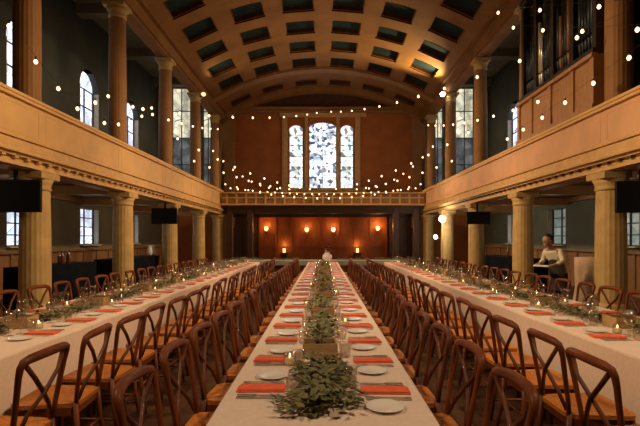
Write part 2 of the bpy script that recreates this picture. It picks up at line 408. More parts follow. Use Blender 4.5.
# upper entablature, gallery ceilings, gallery end walls
gn=0
for s in (-1,1):
    sd='left' if s<0 else 'right'
    mb=MB().box((s*5.15,11.2,7.56),(.5,25.4,.34),bev=.02)
    mb.box((s*5.02,11.2,7.78),(.5,25.4,.10)); mb.box((s*5.05,11.2,7.36),(.16,25.4,.08))
    trim(mb,M['rib'],'entablature above the upper columns on the %s'%sd,'entablature')
    mb=MB().box((s*6.65,11.2,9.15),(3.1,25.4,.1))
    mb.box((s*5.25,11.2,8.45),(.2,25.4,1.4))
    for y in COLY+[4.6]: mb.box((s*6.6,y,8.95),(2.9,.4,.35))
    trim(mb,M['olive'],'shadowy ceiling over the %s gallery'%sd,'ceiling')
    # end wall of gallery with two tall lights
    gx=[(6.45,7.35),(5.35,5.85)]
    mb=MB(); x_e=[5.0,5.35,5.85,6.45,7.35,8.0]
    for a,b in ((5.0,5.35),(5.85,6.45),(7.35,8.0)): mb.box((s*(a+b)/2,22.95,6.1),(b-a,.3,6.2))
    for a,b in gx: mb.box((s*(a+b)/2,22.95,3.4),(b-a,.3,.8)); mb.box((s*(a+b)/2,22.95,9.0),(b-a,.3,.4))
    trim(mb,M['olive'],'end wall of the %s gallery around its tall lights'%sd,'wall')
    for k,(a,b) in enumerate(gx):
        wn+=1; w=(b-a)/2
        r=empty('window_%d'%wn,(s*(a+b)/2,23.0,3.8),'%s cream leaded window at the far end of the %s gallery'%('wide' if k==0 else 'narrow',sd),'window',kind='structure')
        MB().box((0,0,3.8),(2*w,.02,2.4)).obj('pane',M['endglass'],r); MB().box((0,0,1.3),(2*w,.02,2.6)).obj('pane',M['endglass_low'],r)
        fr=MB()
        for xx in (-w+.02,0,w-.02): fr.box((xx,-.05,2.5),(.035,.06,5))
        for zz in (.03,1.3,2.6,3.9): fr.box((0,-.05,zz),(2*w,.06,.035))
        fr.obj('window_frame',M['olive'],r)

# galleries: floor slab, fascia, cornice, soffit beams
for s in (-1,1):
    sd='left' if s<0 else 'right'
    L=24.0; yc=YN+.1+L/2-.1; y0=YN; y1=22.6; yc=(y0+y1)/2; L=y1-y0
    gal=empty('gallery_front',(0,0,0),'golden panelled gallery front running along the %s side of the hall'%sd,'balcony',kind='structure')
    mb=MB()
    mb.box((s*4.92,yc,3.35),(.18,L,.80))
    y=y0+.4
    while y<y1-.5:
        for (a,b,c,d) in ((y,y+2.9,3.14,3.18),(y,y+2.9,3.60,3.64)): mb.box((s*4.832,(a+b)/2,(c+d)/2),(.012,b-a,.03))
        for yy in (y,y+2.9): mb.box((s*4.832,yy,3.39),(.012,.03,.46))
        y+=3.1
    mb.obj('panel',M['gold_plaster'] if s<0 else M['peach_plaster'],gal)
    mb=MB().box((s*4.90,yc,3.76),(.30,L,.06),bev=.015); mb.box((s*4.87,yc,3.71),(.20,L,.05)); mb.obj('top_rail',M['gold_plaster'],gal)
    mb=MB().box((s*4.84,yc,3.07),(.20,L,.05),bev=.01); mb.box((s*4.89,yc,2.94),(.22,L,.20)); mb.box((s*4.80,yc,2.83),(.26,L,.05),bev=.012); mb.box((s*4.84,yc,2.785),(.2,L,.04)); mb.box((s*4.93,yc,2.71),(.22,L,.14))
    mb.obj('cornice',M['gold_trim'],gal)
    mb=MB(); y=y0+.1
    while y<y1: mb.box((s*4.80,y,2.755),(.10,.09,.05)); y+=.3
    mb.obj('dentil_band',M['soffit'] if s>0 else M['gold_trim'],gal)
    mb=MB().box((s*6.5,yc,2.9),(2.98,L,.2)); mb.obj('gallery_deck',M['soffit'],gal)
    mb=MB()
    mb.box((s*5.08,yc,2.70),(.3,L,.16))
    for y in COLY+[4.6]: mb.box((s*6.6,y,2.69),(2.75,.28,.22),bev=.01)
    mb.box((s*7.9,yc,2.72),(.18,L,.14))
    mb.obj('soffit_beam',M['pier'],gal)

# columns
def column_lower(s,y,i):
    sd='left' if s<0 else 'right'
    r=empty('column',(s*5.02,y,0),'ochre lower column, %s from the near end, under the %s gallery'%(ORD[i],sd),'column',kind='structure')
    MB().box((0,0,.08),(.66,.66,.16),bev=.02).lathe([(.32,.16),(.33,.2),(.30,.25),(.27,.28),(.28,.32),(.26,.36)],32).obj('plinth',M['stone'],r)
    MB().lathe([(.25,.36),(.25,.9),(.245,1.6),(.23,2.32)],40,flute=.02,smooth=False).obj('shaft',M['stone'],r)
    MB().lathe([(.23,2.30),(.26,2.33),(.24,2.36),(.25,2.42),(.285,2.50)],32).box((0,0,2.56),(.56,.56,.12),bev=.015).obj('capital',M['stone'],r)
def column_upper(s,y,i):
    sd='left' if s<0 else 'right'
    r=empty('column',(s*5.16,y,3.0),'tall upper column, %s from the near end, rising from the %s gallery'%(ORD[i],sd),'column',kind='structure')
    MB().box((0,0,.3),(.5,.5,.6),bev=.02).lathe([(.25,.6),(.26,.65),(.23,.72)],32).obj('plinth',M['stone'],r)
    MB().lathe([(.22,.7),(.22,2.2),(.195,4.0)],40,flute=.02,smooth=False).obj('shaft',M['pier'],r)
    MB().lathe([(.195,3.98),(.22,4.02),(.205,4.06),(.22,4.14),(.27,4.24)],32).box((0,0,4.28),(.54,.54,.1),bev=.015).obj('capital',M['stone'],r)
for s in (-1,1):
    for i,y in enumerate(COLY): column_lower(s,y,i); column_upper(s,y,i)

# far gallery across the end
fg=empty('gallery_front',(0,0,0),'low wooden gallery front crossing the far end below the stained windows','balcony',kind='structure')
MB().box((0,22.1,3.36),(9.5,.14,.5)).obj('panel',M['pier'],fg)
mb=MB().box((0,22.08,3.63),(9.5,.3,.06),bev=.015); mb.box((0,22.05,3.08),(9.5,.3,.08),bev=.015); mb.box((0,22.03,3.40),(9.5,.06,.05)); mb.obj('top_rail',M['gold_plaster'],fg)
mb=MB()
x=-4.5
while x<4.6: mb.box((x,22.02,3.35),(.08,.05,.45)); x+=.45
mb.obj('baluster',M['gold_trim'],fg)
MB().box((0,23.05,3.0),(9.5,1.9,.14)).box((0,22.3,2.82),(9.5,.2,.3)).box((0,23.7,2.76),(9.5,.3,.4)).obj('gallery_deck',M['darkwood'],fg)
mb=MB()
for x in (-4.4,-3.45,3.45,4.4): mb.box((x,22.25,1.46),(.28,.28,2.92),bev=.03)
fp=mb.obj('support_post',M['darkwood'],fg)

# panelled back wall under the far gallery
mb=MB().box((0,23.93,1.45),(6.6,.14,2.9))
for k in range(9): mb.box((-3.2+.8*k,23.84,1.45),(.09,.06,2.8))
for z in (.2,1.1,2.6): mb.box((0,23.845,z),(6.5,.05,.1))
trim(mb,M['cedar'],'orange brown panelled wall under the far gallery','panelling')
for s in (-1,1):
    mb=MB().box((s*4.1,23.9,1.45),(1.5,.2,2.9)); 
    for k in (-1,1): mb.box((s*4.1+k*.36,23.78,1.1),(.6,.05,1.9),bev=.01)
    trim(mb,M['darkwood'],'dark wooden double door panel on the %s under the far gallery'%('left' if s<0 else 'right'),'door')

# ------------------------------------------------------------------ organ on the right gallery
og=empty('pipe_organ',(4.85,10,3.79),'dark pipe organ on a light oak casing in the right gallery','organ')
mb=MB().box((.25,0,.5),(.5,3.2,1.0)); mb.box((-.02,0,.97),(.12,3.3,.08),bev=.015); mb.box((-.02,0,.05),(.10,3.3,.08))
for y in (-1.58,-.9,.0,.9,1.58): mb.box((-.015,y,.5),(.05,.12,.9))
mb.obj('casing',M['gallerywood'],og)
mb=MB().box((1.2,0,1.75),(1.1,3.2,3.5))
for y in (-1.52,-.75,.05,.85,1.52): mb.box((.12,y,2.25),(.16,.12,2.5))
mb.box((.12,0,3.42),(.26,3.2,.14),bev=.02); mb.box((.12,0,1.06),(.3,3.2,.1))
mb.obj('case_frame',M['organ'],og)
y=-1.45; k=0
while y<1.5:
    if min(abs(y-q) for q in (-1.52,-.75,.05,.85,1.52))>.09:
        ph=(y+1.5)%.8/.8; top=2.1+1.1*abs(ph-.5)*1.5; low=1.12
        rad=.042
        m_=M['pipe']; 
        if k in (9,12): m_=M['pipe_cu']
        if k in (20,21): m_=M['pipe_w']
        MB().lathe([(.012,low),(rad,low+.28),(rad,low+.33)],12,(.12,y,0)).lathe([(rad,low+.37),(rad,top),(rad*.8,top)],12,(.12,y,0)).obj('organ_pipe',m_,og)
    y+=.105; k+=1

# ------------------------------------------------------------------ chairs
def make_chair():
    r=empty('crossback_chair',(0,0,0),'x','chair')
    # seat: rounded trapezoid, front at +Y
    def outline(w0,w1,d,rad=.05,n=4):
        pts=[]; 
        for (cx,cy,a0) in ((w1-rad,d-rad,0),(-w1+rad,d-rad,PI/2),(-w0+rad,-d+rad,PI),(w0-rad,-d+rad,1.5*PI)):
            for k in range(n+1):
                a=a0+PI/2*k/n; pts.append((cx+rad*math.cos(a),cy+rad*math.sin(a)))
        return pts
    o1=outline(.175,.205,.20); o2=[(x*.93,y*.93) for x,y in o1]; n=len(o1)
    mb=MB(); rings=[[(x,y,.43) for x,y in o1],[(x,y,.455) for x,y in o1],[(x,y,.463) for x,y in o2],[(x*.5,y*.5,.455) for x,y in o2]]
    vs=[p for q in rings for p in q]; fs=[(k*n+i,k*n+(i+1)%n,(k+1)*n+(i+1)%n,(k+1)*n+i) for k in range(3) for i in range(n)]
    fs+=[tuple(range(n-1,-1,-1)),tuple(3*n+i for i in range(n))]
    mb.add(vs,fs); mb.obj('seat',M['seat'],r)
    mb=MB()
    for y in (-.175,.18): mb.box((0,y,.405),(.32,.022,.05))
    for x in (-.17,.17): mb.box((x,0,.405),(.022,.33,.05))
    mb.obj('seat_frame',M['chair_wood'],r)
    for sx in (-1,1):
        MB().tube([(sx*.175,.17,.43),(sx*.18,.178,.2),(sx*.19,.195,0)],[.019,.017,.013],8).obj('leg',M['chair_wood'],r)
        MB().tube([(sx*.165,-.185,.46),(sx*.17,-.2,.25),(sx*.185,-.245,0)],[.018,.017,.014],8).obj('leg',M['chair_wood'],r)
    # bentwood hoop
    pts=[(-.165,-.185,.42),(-.175,-.20,.55),(-.187,-.225,.70),(-.196,-.24,.79),(-.198,-.25,.835),(-.185,-.258,.862),(-.15,-.267,.872),(-.08,-.28,.878),(0,-.285,.88)]
    pts=pts+[(-p[0],p[1],p[2]) for p in pts[-2::-1]]
    q=[.014,.014,.015,.016,.018,.021,.023,.024,.024]
    bk=MB().tube(pts,q+q[-2::-1],8).obj('backrest',M['chair_wood'],r)
    for sx in (-1,1):
        MB().tube([(sx*.165,-.25,.85),(sx*.10,-.262,.76),(0,-.245-.006*sx,.665),(-sx*.09,-.215,.57),(-sx*.145,-.19,.47)],.0125,6).obj('cross_slat',M['chair_slat'],bk)
    MB().tube([(-.175,.18,.22),(.175,.18,.22)],.010,6).tube([(-.178,-.2,.24),(.178,-.2,.24)],.010,6).tube([(-.178,.18,.16),(-.178,-.215,.16)],.010,6).tube([(.178,.18,.16),(.178,-.215,.16)],.010,6).obj('stretcher',M['chair_wood'],r)
    return r
CH=Proto(make_chair())
ROWS=[ # seat x, facing rz, first y, pitch, label piece, table x
  ('centre_left',-.53,-PI/2,2.02,'left side of the centre table',1),
  ('centre_right',.53,PI/2,1.98,'right side of the centre table',1),
  ('left_inner',-1.71,PI/2,2.50,'aisle side of the left table',0),
  ('left_outer',-3.26,-PI/2,2.50,'wall side of the left table',0),
  ('right_inner',1.60,-PI/2,2.36,'aisle side of the right table',0),
  ('right_outer',3.22,PI/2,2.36,'wall side of the right table',0)]
PITCH=.55
for (nm,x,rz,y0,lab,_) in ROWS:
    k=0;y=y0
    while y<14.5:
        xx = x+R.uniform(-.025,.025)
        if inframe((x,y,.9),8) or inframe((x,y,.46),-2):
            CH.put((xx,y+R.uniform(-.02,.02),0),rz+R.uniform(-.07,.07),'brown cross-back wooden chair, %s from the near end, %s'%(ORD[k],lab),'cross-back chairs on the '+lab); k+=1
        y+=PITCH

# ------------------------------------------------------------------ tables and cloths
def long_table(name,x0,x1,y0,y1,label,clabel,mcloth=None,drop=.45,legs=5,gap=0):
    cx=(x0+x1)/2; cy=(y0+y1)/2
    r=empty('banquet_table',(cx,cy,0),label,'table',)
    MB().box((0,0,.715),(x1-x0-.03,y1-y0-.03,.035)).obj('tabletop',M['wainscot'],r)
    L=y1-y0; W=x1-x0
    if W>L:
        for k in range(legs):
            for q in (-1,1): MB().tube([(-W/2+.2+(W-.4)*k/(legs-1),q*(L/2-.12),.70),(-W/2+.2+(W-.4)*k/(legs-1),q*(L/2-.12),0)],.022,8).obj('leg',M['darkwood'],r)
    else:
        for k in range(legs):
            for q in (-1,1): MB().tube([(q*(W/2-.22),-L/2+.2+(L-.4)*k/(legs-1),.70),(q*(W/2-.22),-L/2+.2+(L-.4)*k/(legs-1),0)],.022,8).obj('leg',M['darkwood'],r)
    # cloth: perimeter rings
    per=[]; st=.09
    nx=max(2,int(W/st)); ny=max(2,int(L/st))
    for i in range(nx): per.append((x0+W*i/nx,y0,0,-1))
    for i in range(ny): per.append((x1,y0+L*i/ny,1,0))
    for i in range(nx): per.append((x1-W*i/nx,y1,0,1))
    for i in range(ny): per.append((x0,y1-L*i/ny,-1,0))
    n=len(per); rings=[]; ph=[R.uniform(0,6) for _ in range(4)]
    for (t,off,amp) in ((0,0,0),(.004,.006,0),(.03,.012,.001),(.3,.014,.003),(.65,.016,.007),(1,.018,.011)):
        q=[]
        for i,(x,y,nx_,ny_) in enumerate(per):
            w=amp*(math.sin(i*.55+ph[0])+.6*math.sin(i*.23+ph[1]))
            q.append((x+nx_*(off+w),y+ny_*(off+w),.742-.0 - (t*drop if t else 0)+(0 if t else .004)))
        rings.append(q)
    vs=[p for q in rings for p in q]
    fs=[(k*n+i,k*n+(i+1)%n,(k+1)*n+(i+1)%n,(k+1)*n+i) for k in range(len(rings)-1) for i in range(n)]
    fs.append(tuple(range(n)))
    mb=MB(); mb.add(vs,fs,0,False)
    tag(mb.obj('tablecloth',mcloth or M['cloth']),clabel,'tablecloth')
TZ=.747
long_table('c',-.45,.45,1.62,14.8,'long trestle table down the middle of the hall','ivory cloth draped over the long centre table',None,.25)
long_table('l',-2.98,-1.99,2.2,14.8,'long trestle table on the left of the hall','ivory cloth draped over the long left table')
long_table('r',1.94,2.95,2.2,14.8,'long trestle table on the right of the hall','ivory cloth draped over the long right table')
long_table('h',-3.1,2.9,15.9,16.6,'head table set crosswise before the panelled end wall','grey green cloth over the head table crossing the far end',M['slate_cloth'],.16,4)

# ------------------------------------------------------------------ place settings
nap=MB().box((0,0,.004),(.23,.095,.008),bev=.003).box((.003,.002,.011),(.22,.088,.006),bev=.003).obj('napkin',M['napkin']); tag(nap,'x','napkin')
pl=empty('bread_plate',(0,0,0),'x','plate')
MB().lathe([(.0,.002),(.045,.002),(.05,.0),(.054,.003),(.082,.012),(.083,.014),(.080,.0145),(.055,.007),(.0,.006)],24).obj('dish',M['plate'],pl)
def fork():
    mb=MB(); mb.box((-.03,0,.004),(.12,.007,.003)).box((-.095,0,.004),(.03,.012,.003))
    mb.box((.045,0,.004),(.03,.020,.003))
    for q in (-.0075,-.0025,.0025,.0075): mb.box((.078,q,.005),(.04,.0026,.0025))
    return tag(mb.obj('fork',M['steel']),'x','fork')
def knife():
    mb=MB(); mb.box((-.06,0,.005),(.09,.013,.007),bev=.002)
    mb.prism([(-.015,-.006),(.09,-.008),(.108,.002),(.10,.008),(-.015,.006)],.002,.005,'z')
    return tag(mb.obj('knife',M['steel']),'x','knife')
tumb=tag(MB().lathe([(0,0),(.030,0),(.032,.003),(.037,.09),(.0355,.09),(.030,.010),(0,.009)],16).obj('tumbler',M['glass']),'x','glass')
wine=empty('wine_glass',(0,0,0),'x','glass')
MB().lathe([(0,.0),(.034,0),(.034,.002),(.006,.006),(0,.006)],16).obj('foot',M['glass'],wine)
MB().tube([(0,0,.005),(0,0,.085)],.0035,6).obj('stem',M['glass'],wine)
MB().lathe([(.004,.083),(.022,.095),(.036,.125),(.038,.15),(.032,.19),(.031,.19),(.036,.15),(.034,.126),(.02,.098),(0,.088)],16).obj('bowl',M['glass'],wine)
PN,PP,PF,PK,PT,PW=Proto(nap),Proto(pl),Proto(fork()),Proto(knife()),Proto(tumb),Proto(wine)
for (nm,x,rz,y0,lab,ctr) in ROWS:
    # d = direction from diner to table middle
    d = 1 if rz<0 else -1
    edge={'centre_left':-.45,'centre_right':.45,'left_inner':-1.99,'left_outer':-2.98,'right_inner':1.94,'right_outer':2.95}[nm]
    nx_=edge+d*.155
    k=0; y=y0+(.03 if ctr else 0)
    if nm=='centre_left': y=2.25
    if nm=='centre_right': y=2.22
    while y<14.5:
        if inframe((nx_,y,.75),6):
            # local frame: along=+d (toward table middle); diner's left = +Y when facing +X
            lf = 1 if d>0 else -1
            o_=ORD[k]; j=lambda a:R.uniform(-a,a); rz_=0 if d>0 else PI
            pl_='%s place from the near end, %s'%(o_,lab); g=' on the '+lab
            PN.put((nx_,y+j(.012),TZ),rz_+j(.06),'folded coral napkin, '+pl_,'coral napkins'+g)
            for t,(PRO,dy,w) in enumerate(((PF,.085,'inner'),(PF,.115,'outer'))):
                PRO.put((nx_+d*.005,y+lf*dy,TZ),rz_+j(.04),w+' steel fork, '+pl_,'forks'+g)
            for t,(PRO,dy,w) in enumerate(((PK,-.085,'inner'),(PK,-.12,'outer'))):
                PRO.put((nx_+d*.005,y+lf*dy,TZ),rz_+j(.04),w+' steel knife, '+pl_,'knives'+g)
            PP.put((nx_+d*.03,y+lf*.215,TZ),0,'small white bread plate, '+pl_,'bread plates'+g)
            PT.put((nx_+d*.16,y-lf*(.10+j(.02)),TZ),0,'short clear tumbler, '+pl_,'tumblers'+g)
            if not ctr:
                PW.put((nx_+d*.20,y+j(.02)+lf*.09,TZ),0,'wine glass above forks, '+pl_,'wine glasses'+g)
                PW.put((nx_+d*.17,y+j(.02)-lf*.01,TZ),0,'wine glass above napkin, '+pl_,'wine glasses'+g)
            k+=1
        y+=PITCH

# ------------------------------------------------------------------ greenery
def leaf_faces(mb,p,dirv,up,L,W,mi=0):
    d=dirv.normalized(); sde=d.cross(up)
    if sde.length<1e-3: sde=Vector((1,0,0))
    sde.normalize(); u=sde.cross(d)
    a=p; b=p+d*L*.5+u*L*.06; c=p+d*L-u*L*.05
    mb.add([a,b+sde*W/2,c,b-sde*W/2,b],[(0,1,4),(1,2,4),(2,3,4),(3,0,4)],mi)
def garland(seed,length=1.0,half=.13,h=.10,n=300,fan=0.0,m2='leaf2'):
    r_=random.Random(seed); r=empty('eucalyptus_garland',(0,0,0),'x','greenery')
    lv=MB(); stm=MB()
    for q in range(7):
        x=r_.uniform(-half*.5,half*.5); pts=[]
        for t in range(7):
            yy=-length/2+length*t/6; pts.append((x*math.cos(t)+r_.uniform(-.02,.02),yy,.012+r_.uniform(0,.03)))
        stm.tube(pts,.003,5)
    for q in range(14):
        y=r_.uniform(-length/2,length/2); s_=r_.choice((-1,1)); L=r_.uniform(.08,.16)+fan*(.14 if y<0 else .0)
        e=(s_*(half*.7+L*.6),y+r_.uniform(-.08,.08)-fan*.05,.01)
        stm.tube([(0,y,.03),((e[0])*.5,(y+e[1])/2,.045),e],.002,5)
        for t in range(9):
            f=.3+.7*t/8; p=Vector((e[0]*f,y+(e[1]-y)*f,.03*(1-f)+.012))
            a=r_.uniform(0,6.28); dv=Vector((math.cos(a),math.sin(a),r_.uniform(-.05,.5)))
            leaf_faces(lv,p,dv,Vector((0,0,1)),r_.uniform(.03,.055),r_.uniform(.018,.03),r_.choice((0,0,1)))
    for q in range(n):
        y=r_.uniform(-length/2,length/2); x=r_.gauss(0,half*.5); x=max(-half,min(half,x))
        z=.012+abs(r_.gauss(0,h*.45))*(1-(abs(x)/half)**2*.8)
        a=r_.uniform(0,6.28); dv=Vector((math.cos(a),math.sin(a),r_.uniform(-.2,.9)))
        leaf_faces(lv,Vector((x,y,z)),dv,Vector((r_.uniform(-.5,.5),r_.uniform(-.5,.5),1)),r_.uniform(.04,.075),r_.uniform(.024,.042),r_.choice((0,0,0,1)))
    for v in range(len(lv.v)):
        a=lv.v[v]
        if a[2]<.004: lv.v[v]=(a[0],a[1],.004)
    lv.obj('leaves',[M['leaf'],M[m2]],r); stm.obj('stem',M['stem'],r)
    return r
GA=[Proto(garland(1,.74,.125,.095,520,.35)),Proto(garland(2,1.0,.095,.065,330)),Proto(garland(3,1.0,.095,.06,330))]
def open_box():
    r=empty('wooden_box',(0,0,0),'x','box')
    MB().box((0,0,.006),(.2,.16,.012)).obj('base',M['boxwood'],r)
    for q in (-1,1):
        MB().box((0,q*.083,.045),(.2,.01,.09),bev=.002).obj('side_panel',M['boxwood'],r)
        MB().box((q*.1,0,.045),(.01,.176,.09),bev=.002).obj('side_panel',M['boxwood'],r)
    return r
PB=Proto(open_box())
def sprig():
    r_=random.Random(5); r=empty('leafy_sprig',(0,0,0),'x','greenery'); lv=MB(); st=MB()
    for q in range(16):
        a=r_.uniform(0,6.28); R0=r_.uniform(.01,.06); h=r_.uniform(.05,.13)
        e=Vector((R0*math.cos(a)*.95,R0*math.sin(a)*.75,h)); st.tube([(e.x*.3,e.y*.3,.0),e],.0018,4)
        for t in range(8):
            b=r_.uniform(0,6.28); leaf_faces(lv,e*(.5+.5*t/7),Vector((math.cos(b),math.sin(b),r_.uniform(-.2,.6))),Vector((0,0,1)),.028,.018,0)
    lv.obj('leaves',M['leaf2'],r); st.obj('stem',M['stem'],r); return r
PS=Proto(sprig())
def votive():
    r=empty('votive_candle',(0,0,0),'x','candle')
    MB().lathe([(0,0),(.030,0),(.034,.004),(.036,.07),(.034,.07),(.031,.008),(0,.007)],16).obj('glass_cup',M['glass'],r)
    w=MB().lathe([(0,.009),(.028,.009),(.028,.04),(0,.041)],14).obj('wax',M['wax'],r)
    MB().lathe([(0,.043),(.005,.049),(.004,.058),(0,.068)],8).obj('flame',M['flame'],w)
    return r
PV=Proto(votive())
GA[0].put((.0,2.28,TZ),0,'large spreading eucalyptus clump nearest on the centre table','eucalyptus on the centre table')
ys=3.02; k=0
PB.put((-.02,2.92,TZ),.05,'pale wooden box behind the largest eucalyptus clump on the centre table','wooden boxes on the centre table')
PS.put((-.02,2.92,TZ+.013),0,'yellow green leafy sprig in the nearest wooden box, centre table','sprigs in the boxes on the centre table')
y=3.75; k=0
while y<13.8:
    GA[1+k%2].put((R.uniform(-.02,.02),y,TZ),R.choice((0,PI)),'eucalyptus garland, %s beyond the nearest box, on the centre table'%ORD[k],'eucalyptus on the centre table')
    if y+.7<13.9:
        PB.put((R.uniform(-.02,.02),y+.66,TZ),R.uniform(-.1,.1),'pale wooden box, %s from the near end, on the centre table'%ORD[k+1],'wooden boxes on the centre table')
        b=PS.put((0,y+.66,TZ+.013),R.uniform(0,6),'leafy sprig in the %s wooden box of the centre table'%ORD[k+1],'sprigs in the boxes on the centre table')
    y+=1.32; k+=1
yy=2.7; k=0
while yy<14.3:
    s_=1 if k%2 else -1
    PV.put((s_*(.165+R.uniform(0,.03)),yy,TZ),0,'small glass votive candle, %s from the near end of the centre table'%ORD[k],'votives on the centre table')
    yy+=1.05 if k>0 else 1.2; k+=1
for (cx,nmt) in ((-2.49,'left'),(2.445,'right')):
    y=3.2;k=0;kv=0
    while y<14.5:
        GA[1+k%2].put((cx+R.uniform(-.03,.03),y,TZ),R.choice((0,PI)),'eucalyptus garland, %s from the near end of the %s table'%(ORD[k],nmt),'eucalyptus on the %s table'%nmt)
        if y+.66<14.5:
            PB.put((cx+R.uniform(-.02,.02),y+.66,TZ),R.uniform(-.1,.1),'pale wooden box, %s from the near end of the %s table'%(ORD[k],nmt),'wooden boxes on the %s table'%nmt)
            PS.put((cx,y+.66,TZ+.013),R.uniform(0,6),'leafy sprig in the %s wooden box of the %s table'%(ORD[k],nmt),'sprigs in the boxes on the %s table'%nmt)
        for s_ in (-1,1):
            PV.put((cx+s_*.19,y+.5+s_*.1,TZ),0,'small glass votive candle, %s along the middle of the %s table'%(ORD[kv],nmt),'votives on the %s table'%nmt); kv+=1
        y+=1.32;k+=1
for x,l in ((-2.55,'left'),(2.3,'right')):
    for q in (0,):
        GA[1].put((x,16.25,TZ),PI/2,'eucalyptus garland at the %s end of the head table'%l)
GA[2].put((-1.2,16.25,TZ),PI/2,'eucalyptus garland on the head table left of its middle')
GA[1].put((1.0,16.25,TZ),PI/2,'eucalyptus garland on the head table right of its middle')

# flower vase at the end of the centre table
v=empty('flower_vase',(.13,14.45,TZ),'round white vase of dark red flowers at the far end of centre table','vase')
MB().lathe([(0,0),(.07,0),(.10,.04),(.15,.14),(.14,.22),(.08,.28),(.07,.31),(.085,.33),(.075,.33),(.06,.31),(.0,.30)],24).obj('body',M['white_cer'],v)
fl=MB(); st=MB(); r_=random.Random(3)
for q in range(26):
    a=r_.uniform(0,6.28); rr=r_.uniform(0,.17); z=.40+r_.uniform(0,.16)-rr*.4
    p=Vector((rr*math.cos(a),rr*math.sin(a),z)); st.tube([(p.x*.2,p.y*.2,.3),p],.003,4)
    for t in range(14):
        b=r_.uniform(0,6.28); leaf_faces(fl,p,Vector((math.cos(b),math.sin(b),r_.uniform(-.2,1))),Vector((0,0,1)),.05,.04,0 if q%4 else 1)
fl.obj('flowers',[M['flower_red'],M['flower_blush']],v); st.obj('stem',M['stem'],v)

# ------------------------------------------------------------------ screens under the galleries
def screen(x,y,zt,w,h,label,ang=0):
    r=empty('hanging_screen',(x,y,zt-h/2),label,'screen',rz=ang)
    MB().box((0,0,0),(w,.06,h),bev=.01).obj('housing',M['bezel'],r)
    MB().box((0,-.032,0),(w-.05,.006,h-.05)).obj('screen_panel',M['screen'],r)
    MB().box((0,.05,.0),(.25,.05,.2)).box((0,.08,(2.62-zt+h/2)/2),(.05,.05,2.62-zt+h/2)).obj('bracket',M['bezel'],r)
screen(-5.10,7.72,2.44,.95,.53,'large black flat screen on the nearest left column')
screen(-4.98,14.75,2.44,.80,.50,'small black flat screen at the third left column')
screen(5.28,7.72,2.42,.95,.52,'large black flat screen on the nearest right column')
screen(4.92,14.9,2.34,.74,.40,'small black flat screen at the third right column')

# ------------------------------------------------------------------ side buffets
def buffet(x0,x1,y0,y1,label,clabel,h=.93):
    r=empty('buffet_table',((x0+x1)/2,(y0+y1)/2,0),label,'table')
    MB().box((0,0,h-.03),(x1-x0-.04,y1-y0-.04,.03)).obj('tabletop',M['wainscot'],r)
    for a in (-1,1):
        for b in (-1,1): MB().tube([(a*((x1-x0)/2-.08),b*((y1-y0)/2-.08),h-.04),(a*((x1-x0)/2-.08),b*((y1-y0)/2-.08),0)],.025,8).obj('leg',M['darkwood'],r)
    mb=MB(); W=x1-x0;L=y1-y0; per=[]
    nx=int(W/.08);ny=int(L/.08)
    for i in range(nx): per.append((x0+W*i/nx,y0,0,-1))
    for i in range(ny): per.append((x1,y0+L*i/ny,1,0))
    for i in range(nx): per.append((x1-W*i/nx,y1,0,1))
    for i in range(ny): per.append((x0,y1-L*i/ny,-1,0))
    n=len(per); rings=[]
    for z,off,amp in ((h,0,0),(h-.01,.01,0),(h*.5,.02,.012),(.02,.03,.022)):
        rings.append([(x+a*(off+amp*math.sin(i*.8)),y+b*(off+amp*math.sin(i*.8)),z) for i,(x,y,a,b) in enumerate(per)])
    mb.add([p for q in rings for p in q],[(k*n+i,k*n+(i+1)%n,(k+1)*n+(i+1)%n,(k+1)*n+i) for k in range(3) for i in range(n)]+[tuple(range(n))])
    tag(mb.obj('tablecloth',M['black_cloth']),clabel,'tablecloth')
buffet(-6.05,-5.45,8.9,11.3,'serving table between the first and second left columns','black cloth over the nearer serving table on the left')
buffet(-6.05,-5.45,12.4,15.6,'serving table between the second and third left columns','black cloth over the farther serving table on the left')
buffet(5.45,6.05,12.6,16.2,'serving table behind the second right column','black cloth over the serving table on the right')
def bottle():
    r=empty('bottle',(0,0,0),'x','bottle')
    MB().lathe([(0,0),(.038,0),(.040,.01),(.040,.16),(.030,.20),(.014,.23),(.014,.27),(0,.27)],16).obj('body',M['bottle'],r)
    MB().lathe([(0,.268),(.016,.268),(.016,.295),(0,.295)],12).obj('cap',M['brass'],r); return r
BT=Proto(bottle())
for k,(x,y) in enumerate([(-5.6,10.1),(-5.72,10.2),(-5.58,10.32),(-5.7,10.5)]):
    BT.put((x,y,.932),0,'brown bottle, %s from the near end of the nearer left serving table'%ORD[k],'bottles on the nearer left serving table')
for k,(x,y) in enumerate([(5.6,13.0),(5.75,13.4),(5.6,14.2)]):
    BT.put((x,y,.932),0,'brown bottle, %s from the near end of the right serving table'%ORD[k],'bottles on the right serving table')
wv=tag(MB().lathe([(0,0),(.06,0),(.085,.06),(.09,.16),(.06,.24),(.05,.30),(.065,.33),(.055,.33),(.04,.30),(0,.28)],20).obj('white_jug',M['white_cer']),'x','jug'); WV=Proto(wv)
WV.put((-5.6,15.25,.932),0,'white pottery jug, the left one of the pair on the farther left serving table')
WV.put((-5.6,15.48,.932),0,'white pottery jug, the right one of the pair on the farther left serving table')
WV.root.location.y=15.2

